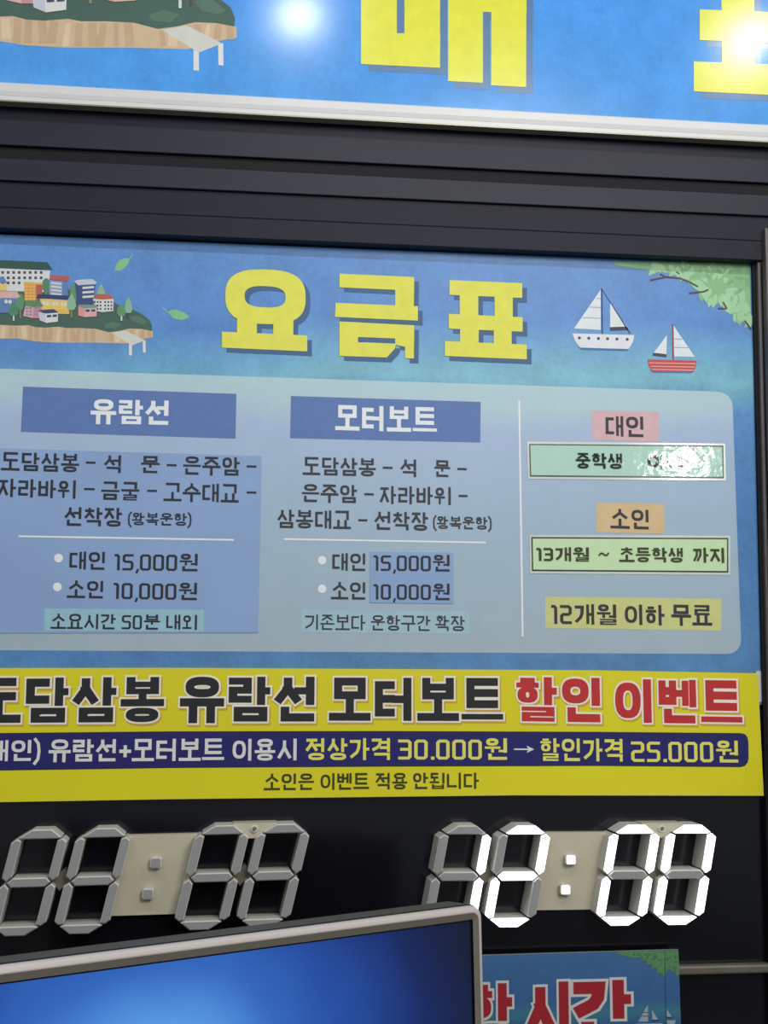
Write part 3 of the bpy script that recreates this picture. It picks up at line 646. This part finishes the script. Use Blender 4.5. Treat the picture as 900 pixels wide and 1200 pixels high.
lettering(bn, [('(대인)',-23,48,867.8,867,24.5),('유람선+모터보트',57.5,263,866.6,865.4,26),('이용시',272.8,347.7,866,865.6,25.5)], DB+.0005, W=.15, ink=wi, label='white letters on the navy strip')
lettering(bn, [('정상가격',358,457,865.2,865,25.6),('30.000원',466.6,594,865,865.2,25.2),('할인가격',633.3,729.3,865,866,26.5),('25.000원',739.3,864.4,867.3,868,25.6)], DB+.0005, W=.145, ink=yi, label='yellow letters on the navy strip')
b = MB(); line(b, (602.5,878), (620,878.1), 1.7, wi, DB+.0005); poly(b, [(617,873.8),(626,878.1),(617,882.4),(619.5,878.1)], wi, DB+.0006); b.build('arrow', bn)
lettering(bn, [('소인은',309.4,368,906.7,906.3,19.3),('이벤트',375.8,432.6,906.2,905.8,19.3),('적용',440,477.3,905.8,905.6,19.3),('안됩니다',484.2,561,905.6,905.4,19)], DB+.0004, W=.14, ink=di, label='dark olive note below the strip')
q = [(886,786.5),(895.5,787),(897,823),(888,822.5)]
tp = stk('tape_scrap', 'small white torn paper scrap sticking out beside the yellow banner', 'tape', q)
b = MB(); b.slab([P(x, y, .0007) for x, y in [(886,786.5),(893,786),(895.5,788),(895,797),(896.6,800),(896,811),(897.2,814),(897,823),(888,822.5)]], .0004, mat('torn_paper', (196, 202, 200), rough=.8)); b.build('paper', tp)

# ------------------------------------------------------------------ lower hours sign, rail
b = MB(); b.box((.2, -.011, Zr(1142, .011, 850)), (xj, .005, Zr(1131, .011, 850)), steel); struct(b, 'trim_10', .003)
DH = .018
hq = [(478,1123),(566,1119.8),(795,1113),(800,1262),(478,1262)]
hs = stk('hours_sign', 'lower blue sign with red outlined letters behind the monitor', 'sign', hq)
hm = gradient_print('hours_sign_wash', [(0, (48, 84, 130)), (.42, (50, 92, 140)), (.52, (58, 116, 138)), (.62, (54, 96, 146)), (1, (62, 104, 152))], fz(1262)*0, .15, rough=.45, mottle=.08, drift=.05)
b = MB(); b.slab([P(x, y, DH) for x, y in hq], .006, hm, mat('sign_edge', (136, 140, 130))); b.build('board', hs)
hr = INK('hours_red', (158, 30, 44)); hw = INK('hours_cream', (196, 200, 196))
for s, x0, x1, y0, y1, h in (('운',484,536,1155,1154,68),('항',548,600,1153,1152,70),('시',613,666,1152,1150,68),('간',671,739,1149.5,1148,72)):
    b = MB(); text(b, s, x0, x1, y0, y1, h, .21, hw, DH+.0003, grow=.09); text(b, s, x0, x1, y0, y1, h, .21, hr, DH+.0007)
    b.build('title_lettering', hs)
b = MB(); gA = INK('hours_leaf', (84, 132, 86)); gB = INK('hours_leaf_dark', (66, 112, 82))
H5 = lambda pts: [(x/5.625+740, y/5.625+1050) for x, y in pts]
poly(b, H5([(-110,372),(-60,366),(308,358),(318,515),(300,530),(285,500),(262,500),(250,460),(235,500),(215,535),(195,510),(165,505),(170,470),(130,480),(140,450),(90,455),(105,430),(60,425),(70,405),(0,408),(-30,398),(-60,392)]), gA, DH+.0003)
rng = random.Random(3)
for i in range(46):
    x = rng.uniform(0, 300); y = 372+rng.uniform(0, max(20, (x)*.42)); a = rng.uniform(0, 3.1); c, s = math.cos(a), math.sin(a)
    poly(b, H5([(x+30*(u*c-v*s), y+30*(u*s+v*c)) for u, v in ((-.5,0),(0,.22),(.5,0),(0,-.22))]), gB if i % 2 else INK('hours_leaf_pale', (96, 144, 96)), DH+.0004+i*2e-6)
b.build('foliage_print', hs)
b = MB(); hsail = INK('hours_sail', (150, 162, 176))
for q in ([(45,828),(108,715),(110,828)], [(135,750),(180,822),(138,822)], [(233,745),(268,800),(233,800)], [(30,842),(205,838),(190,870),(50,875)], [(230,820),(292,818),(285,850),(240,852)]): poly(b, H5(q), hsail, DH+.0003)
for q in ([(138,815),(180,815),(182,824),(138,824)], [(233,796),(268,796),(270,803),(233,803)], [(66,790),(109,790),(109,794),(64,794)], [(80,765),(109,765),(109,769),(78,769)]): poly(b, H5(q), INK('hours_navy', (50, 60, 90)), DH+.0004)
b.build('sailboat_print', hs)
b = MB(); line(b, (779,1113.8), (782,1262), .8, INK('crease', (44, 74, 104)), DH+.0006); b.build('crease', hs)

# ------------------------------------------------------------------ seven-segment wall clocks
plast = mat('clock_ivory_plastic', (206, 204, 194), rough=.38, spec=.5, mottle=.02)
plate_m = mat('clock_plate_ivory', (188, 183, 160), rough=.5, spec=.4, mottle=.05, scale=20)
lens_off = mat('segment_lens_off', (150, 150, 150), rough=.4, spec=.5, mottle=.015)
lens_on = mat('segment_lens_lit', (244, 244, 255), rough=.4, emit=2.6, mottle=.0)
recess = mat('clock_recess', (112, 108, 96), rough=.6)
def inset(poly2, t):
    n = len(poly2); area = sum(poly2[i][0]*poly2[(i+1) % n][1]-poly2[(i+1) % n][0]*poly2[i][1] for i in range(n))
    sg = 1 if area > 0 else -1; ls = []
    for i in range(n):
        (x0, y0), (x1, y1) = poly2[i], poly2[(i+1) % n]; l = math.hypot(x1-x0, y1-y0); nx, ny = -(y1-y0)/l*sg, (x1-x0)/l*sg
        ls.append((nx, ny, nx*x0+ny*y0+t))
    out = []
    for i in range(n):
        a, b_ = ls[i-1], ls[i]; det = a[0]*b_[1]-a[1]*b_[0]
        out.append(((a[2]*b_[1]-a[1]*b_[2])/det, (a[0]*b_[2]-a[2]*b_[0])/det))
    return out
HN, WN, HT, SL = .1125, .0512, .0066, .180
def seg_shapes():
    h, H2 = HT, HN/2; cx, cy, ci = .0145, .0092, .0055
    top = [(-.0003, HN-.0040), (cx, HN+h), (WN-cx, HN+h), (WN+.0003, HN-.0040), (WN-ci, HN-h), (ci, HN-h)]
    bot = [(x, HN-y) for x, y in top]
    mid = [(0, H2), (h, H2+h), (WN-h, H2+h), (WN, H2), (WN-h, H2-h), (h, H2-h)]
    ul = [(-.0003, HN-.0040), (-h, HN-cy), (-h, H2+h*.8), (0, H2), (h, H2+h), (h, HN-h)]
    ur = [(WN-x, y) for x, y in ul]; ll = [(x, HN-y) for x, y in ul]; lr = [(WN-x, HN-y) for x, y in ul]
    return {'a': top, 'b': ur, 'c': lr, 'd': bot, 'e': ll, 'f': ul, 'g': mid}
SEG = seg_shapes()
DIG = {'8': 'abcdefg', '0': 'abcdef', '1': 'bc', '2': 'abged', '': ''}
DT = .034                                     # how far the clock stands off the panel
def wall_clock(label, pose, digits, colon_on):
    (xu, xv, xo), (zu, zv, zo) = pose; o3 = Vector((xo, 0, zo))
    t = thing('digital_wall_clock', label, 'clock', (o3.x, .005, o3.z-.01), 'seven segment wall clocks')
    def W3(u, v, d):
        u2 = u+SL*v
        return Vector((xo+xu*u2+xv*v, -d, zo+zu*u2+zv*v))
    def prism(mb, pl_, d0, d1, m_, cham=0, side=None):
        a = len(mb.v); n = len(pl_); top = inset(pl_, cham) if cham else pl_; loops = [(pl_, d0), (pl_, d1-cham)]
        if cham: loops.append((top, d1))
        for pp, dd in loops: mb.v += [W3(x, y, dd) for x, y in pp]
        k = len(loops)
        for L_ in range(k-1):
            for i in range(n):
                j = (i+1) % n; mb.f.append((a+L_*n+i, a+L_*n+j, a+(L_+1)*n+j, a+(L_+1)*n+i)); mb.mi.append(mb.slot(side or m_))
        mb.f.append(tuple(a+(k-1)*n+i for i in range(n))); mb.mi.append(mb.slot(m_))
        mb.f.append(tuple(a+i for i in reversed(range(n)))); mb.mi.append(mb.slot(m_))
        mb.solid = True
    us = [0, .0712, .2060, .2765]
    body = MB()
    # plate carrying the colon, webs between the paired digits, bridge with the sensor
    ua, ub = us[1]+WN, us[2]
    prism(body, [(ua-.004-SL*.008, .010), (ub+.004-SL*.002, .010), (ub+.002, .106), (ua-.002, .106)], -.005, .006, plate_m)
    for i in (0, 2):
        g0, g1 = us[i]+WN, us[i+1]; H2 = HN/2
        prism(body, [(g0-.001, H2), ((g0+g1)/2, H2+.013), (g1+.001, H2), ((g0+g1)/2, H2-.013)], -.005, .016, recess)
    g0, g1 = us[2]+WN, us[3]
    prism(body, [(g0-.016, HN+.0064), (g1+.016, HN+.0064), (g1-.002, HN-.012), (g0+.002, HN-.012)], -.005, .021, plate_m)
    body.build('clock_plate', t)
    mb = MB(); gx = (g0+g1)/2+.0005
    prism(mb, [(gx+.0046*math.cos(a_*math.pi/8)-SL*.0046*math.sin(a_*math.pi/8), HN-.0005+.0046*math.sin(a_*math.pi/8)) for a_ in range(16)], .021, .024, plast, .0008)
    prism(mb, [(gx+.0026*math.cos(a_*math.pi/6), HN-.0005+.0026*math.sin(a_*math.pi/6)) for a_ in range(12)], .024, .0245, recess)
    mb.build('light_sensor', t)
    for k, dg in enumerate(digits):
        hb = MB()
        for key, sp_ in SEG.items():
            pl_ = [(x+us[k], y) for x, y in inset(sp_, .0012)]
            prism(hb, pl_, -.005, DT-.0012, plast, .0014)
        hous = hb.build('digit', t)
        for key, sp_ in SEG.items():
            on = key in DIG[dg]
            sb_ = MB(); prism(sb_, [(x+us[k], y) for x, y in inset(sp_, .0014 if on else .0022)], DT-.003, DT, lens_on if on else lens_off, .0003)
            so = sb_.build('segment', hous)
            if on: so['label'] = 'lit white segment'
    for (u, v) in (((ua+ub)/2-.001, .073), ((ua+ub)/2-.001, .036)):
        mb = MB(); r = .0066
        sq = [(u+x*r-SL*y*r, v+y*r) for x, y in ((-1,-.7),(-.7,-1),(.7,-1),(1,-.7),(1,.7),(.7,1),(-.7,1),(-1,.7))]
        prism(mb, sq, .006, .0150, plast, .001); dot = mb.build('colon_dot', t)
        mb = MB(); prism(mb, inset(sq, .0014), .013, .0155, lens_on if colon_on else lens_off); mb.build('colon_lens', dot)
    return t
CLK = {'left': ((0, 0), 0, 1), 'right': ((0, 0), 0, 1)}
def place(nodes):
    """position and roll of a clock from its measured digit corners: (u, v, px, py)"""
    pts = [(u+SL*v, v, P(x, y, DT)) for u, v, x, y in nodes]
    import numpy as np
    A_ = np.array([[p[0], p[1], 1] for p in pts]); B_ = np.array([[p[2].x, p[2].z] for p in pts])
    X, *_ = np.linalg.lstsq(A_, B_, rcond=None)
    return X.T.tolist()                       # [[dx/du, dx/dv, x0], [dz/du, dz/dv, z0]]
U = [0, .0712, .2060, .2765]
def nodes(lst):
    o = []
    for k, pts in lst:
        for (u, v), (x, y) in zip(((0, HN), (WN, HN), (0, HN/2), (WN, HN/2), (0, 0), (WN, 0)), pts): o.append((U[k]+u, v, x, y))
    return o
L_ = place(nodes([(1, [(96,976.7),(150,975.6),(81,1033),(134.4,1031.6),(67.8,1091),(121,1089)]), (2, [(235.6,972.9),(287,972.9),(221,1028.9),(274.4,1027.8),(208.9,1085.6),(259.3,1084.4)]), (3, [(308.9,972.9),(360,971),(294.4,1026.7),(347.3,1025.6),(282.2,1084.4),(332.2,1081)])]))
R_ = place(nodes([(0, [(522.2,972.2),(572.2,972.2),(512.2,1027.8),(563.3,1028.2)]), (1, [(591.1,972.2),(641.1,972.2),(582.2,1027.8),(633.3,1027.8),(572.2,1082.2),(621,1081.6)]), (2, [(721.1,972.2),(768.4,972.2),(711.1,1024.9),(760.7,1024.9),(702.2,1078.9),(751,1078.9)]), (3, [(788.4,972.2),(836,972.2),(778.2,1024.9),(828.2,1024.9),(770,1078.9),(819.3,1078.5)])]))
wall_clock('unlit ivory digital clock with all segments dark, left below the yellow banner', L_, ['']*4, False)
wall_clock('lit digital clock glowing white on the black panel, right below the yellow banner', R_, ['1', '2', '0', '0'], True)

# ------------------------------------------------------------------ monitor in front, turned to the left
MY = .30                                      # its right end stands this far before the panel
TH_M = math.radians(29.0); TILT = math.radians(2.0)
corner = P(566.5, 1060.5, MY)
ex = Vector((math.cos(TH_M), math.sin(TH_M), 0)); nrm_ = Vector((math.sin(TH_M)*-1, math.cos(TH_M)*-1, 0))
nrm_ = Vector((math.sin(TH_M), -math.cos(TH_M), 0))            # screen faces the viewer, to the right-hand side of its width
ez = Vector((0, 0, 1)); ez = (ez*math.cos(TILT) - nrm_*math.sin(TILT)).normalized(); nz = ex.cross(ez).normalized()
MW, MH = .575, .345
def M3(u, v, d): return corner + ex*u + ez*v + nz*d             # u <= 0 leftwards, v <= 0 downwards, d towards viewer
silver = mat('silver_bezel_highlight', (196, 188, 182), rough=.32, spec=.5, mottle=.015, scale=200)  # rounded edge: its highlight is put into a paler colour than the flat face
bezel_flat = mat('bezel_flat_face', (112, 108, 98), rough=.4, spec=.4, mottle=.015)
casing = mat('dark_grey_casing', (70, 72, 74), rough=.5, mottle=.03)
seam = mat('black_screen_seam', (12, 13, 18), rough=.4)
base = corner + ex*(-MW/2) + nz*(-.03); base.z = .78
mn_ = thing('monitor', 'silver framed monitor with a glowing blue screen, in front of the left clock', 'monitor', base)
def rrm(x0, y0, x1, y1, r, n=6): return rr(x0, y0, x1, y1, r, n)
def ring(mb, o_, i_, do, di, m_):
    a = len(mb.v); n = len(o_)
    mb.v += [M3(x, y, do) for x, y in o_]+[M3(x, y, di) for x, y in i_]
    for k in range(n):
        j = (k+1) % n; mb.f.append((a+k, a+j, a+n+j, a+n+k)); mb.mi.append(mb.slot(m_))
b = MB()
def frm(k, r): return rrm(-MW+k, -MH+k, -k, -k, r)
steps = [(0, -.010), (.0002, -.006), (.0012, -.0028), (.003, -.0008), (.0052, 0), (.0064, -.0002)]
for (k0, d0), (k1, d1) in zip(steps, steps[1:]): ring(b, frm(k0, .012-k0*.6), frm(k1, .012-k1*.6), d0, d1, silver)
inner = rrm(-MW+.0140, -MH+.0140, -.0128, -.0132, .0004)
ring(b, frm(.0064, .008), inner, -.0002, -.0022, bezel_flat); ring(b, inner, inner, -.0022, -.005, seam)
b.build('bezel', mn_, smooth=True)
b = MB()
C0 = rrm(-MW+.001, -MH+.001, -.001, .0012, .012); C1 = rrm(-MW+.004, -MH+.004, -.004, .0010, .012); C2 = rrm(-MW+.09, -MH+.09, -.09, -.07, .02)
ring(b, C0, C1, -.008, -.040, casing); ring(b, C1, C2, -.040, -.058, casing); b.face([M3(x, y, -.058) for x, y in C2], casing)
b.build('back_casing', mn_)
b = MB()
S0 = rrm(-MW+.0139, -MH+.0139, -.0127, -.0131, .0004); S1 = rrm(-MW+.0155, -MH+.0155, -.0143, -.0150, .0004)
ring(b, S0, S1, -.0045, -.0045, seam); b.build('screen_seam', mn_)
scr = bpy.data.materials.new('blue_desktop_screen'); scr.use_nodes = True; nt = scr.node_tree; L = nt.links.new; bs = nt.nodes['Principled BSDF']
bs.inputs['Base Color'].default_value = (.01, .012, .02, 1); bs.inputs['Roughness'].default_value = .35; bs.inputs['Specular IOR Level'].default_value = .15
tc = nt.nodes.new('ShaderNodeUVMap'); sp = nt.nodes.new('ShaderNodeMapping'); L(tc.outputs[0], sp.inputs[0])
glow = nt.nodes.new('ShaderNodeVectorMath'); glow.operation = 'DISTANCE'; sp.inputs['Scale'].default_value = (.9, 1.3, 1); glow.inputs[1].default_value = (.20*.9, .235*1.3, 0)
nz1 = nt.nodes.new('ShaderNodeTexNoise'); nz1.inputs['Scale'].default_value = 9; L(tc.outputs[0], nz1.inputs['Vector'])
L(sp.outputs[0], glow.inputs[0])
ad = nt.nodes.new('ShaderNodeMath'); ad.operation = 'MULTIPLY_ADD'; ad.inputs[1].default_value = .05; L(nz1.outputs['Fac'], ad.inputs[0]); L(glow.outputs['Value'], ad.inputs[2])
cr = nt.nodes.new('ShaderNodeValToRGB'); e = cr.color_ramp.elements
e[0].position = .03; e[0].color = lin((124, 186, 244))+(1,); e[1].position = .37; e[1].color = lin((6, 13, 34))+(1,)
for p_, c_ in ((.08, (84, 150, 226)), (.145, (46, 100, 186)), (.21, (28, 72, 156)), (.29, (10, 32, 90))):
    q = e.new(p_); q.color = lin(c_)+(1,)
L(ad.outputs[0], cr.inputs[0]); L(cr.outputs[0], bs.inputs['Emission Color']); bs.inputs['Emission Strength'].default_value = 1.0
b = MB(); b.face([M3(x, y, -.0050) for x, y in ((-MW+.0145, -.0150), (-MW+.0145, -MH+.0145), (-.0135, -MH+.0145), (-.0135, -.0150))], scr)
so = b.build('screen', mn_); so['label'] = 'glowing blue screen'
uvl = so.data.uv_layers.new(name='UVMap')
for lp in so.data.loops:
    co = so.data.vertices[lp.vertex_index].co + TH[mn_.name] - corner
    uvl.data[lp.index].uv = (co.dot(ex)+MW, co.dot(ez)+MH)
b = MB(); sb0 = corner + ex*(-MW/2)
def rot_box(mb, c0, sx, sy, sz, m_):
    n2 = Vector((nrm_.x, nrm_.y, 0)); pts = []
    a = len(mb.v)
    for z in (0, sz):
        for x, y in ((-1,-1),(1,-1),(1,1),(-1,1)): mb.v.append(c0+ex*(x*sx/2)+n2*(y*sy/2)+Vector((0, 0, z)))
    for f in ((3,2,1,0),(4,5,6,7),(0,1,5,4),(1,2,6,5),(2,3,7,6),(3,0,4,7)): mb.f.append(tuple(a+i for i in f)); mb.mi.append(mb.slot(m_))
foot = Vector((base.x, base.y, .780)) - nrm_*.05
rot_box(b, foot, .24, .19, .012, casing); b.build('stand_foot', mn_)
b = MB(); rot_box(b, foot+Vector((0, 0, .012)), .06, .022, .30, casing); b.build('stand_neck', mn_)
desk = mat('desk_laminate', (120, 116, 108), rough=.5)
ct = thing('counter', 'plain grey laminate counter below the monitor', 'counter', (0, -.43, 0))
b = MB(); b.box((-1.1, -.95, .745), (1.3, -.01, .78), desk); b.build('counter_top', ct, bevel=.003)
b = MB(); b.box((-1.08, -.90, .0), (1.28, -.06, .745), mat('desk_front', (84, 84, 86), rough=.6)); b.build('counter_base', ct)
b = MB(); b.box((-1.6, -7.5, -.05), (3.5, .08, 0), mat('floor_tile', (120, 118, 112), rough=.5)); struct(b, 'floor')
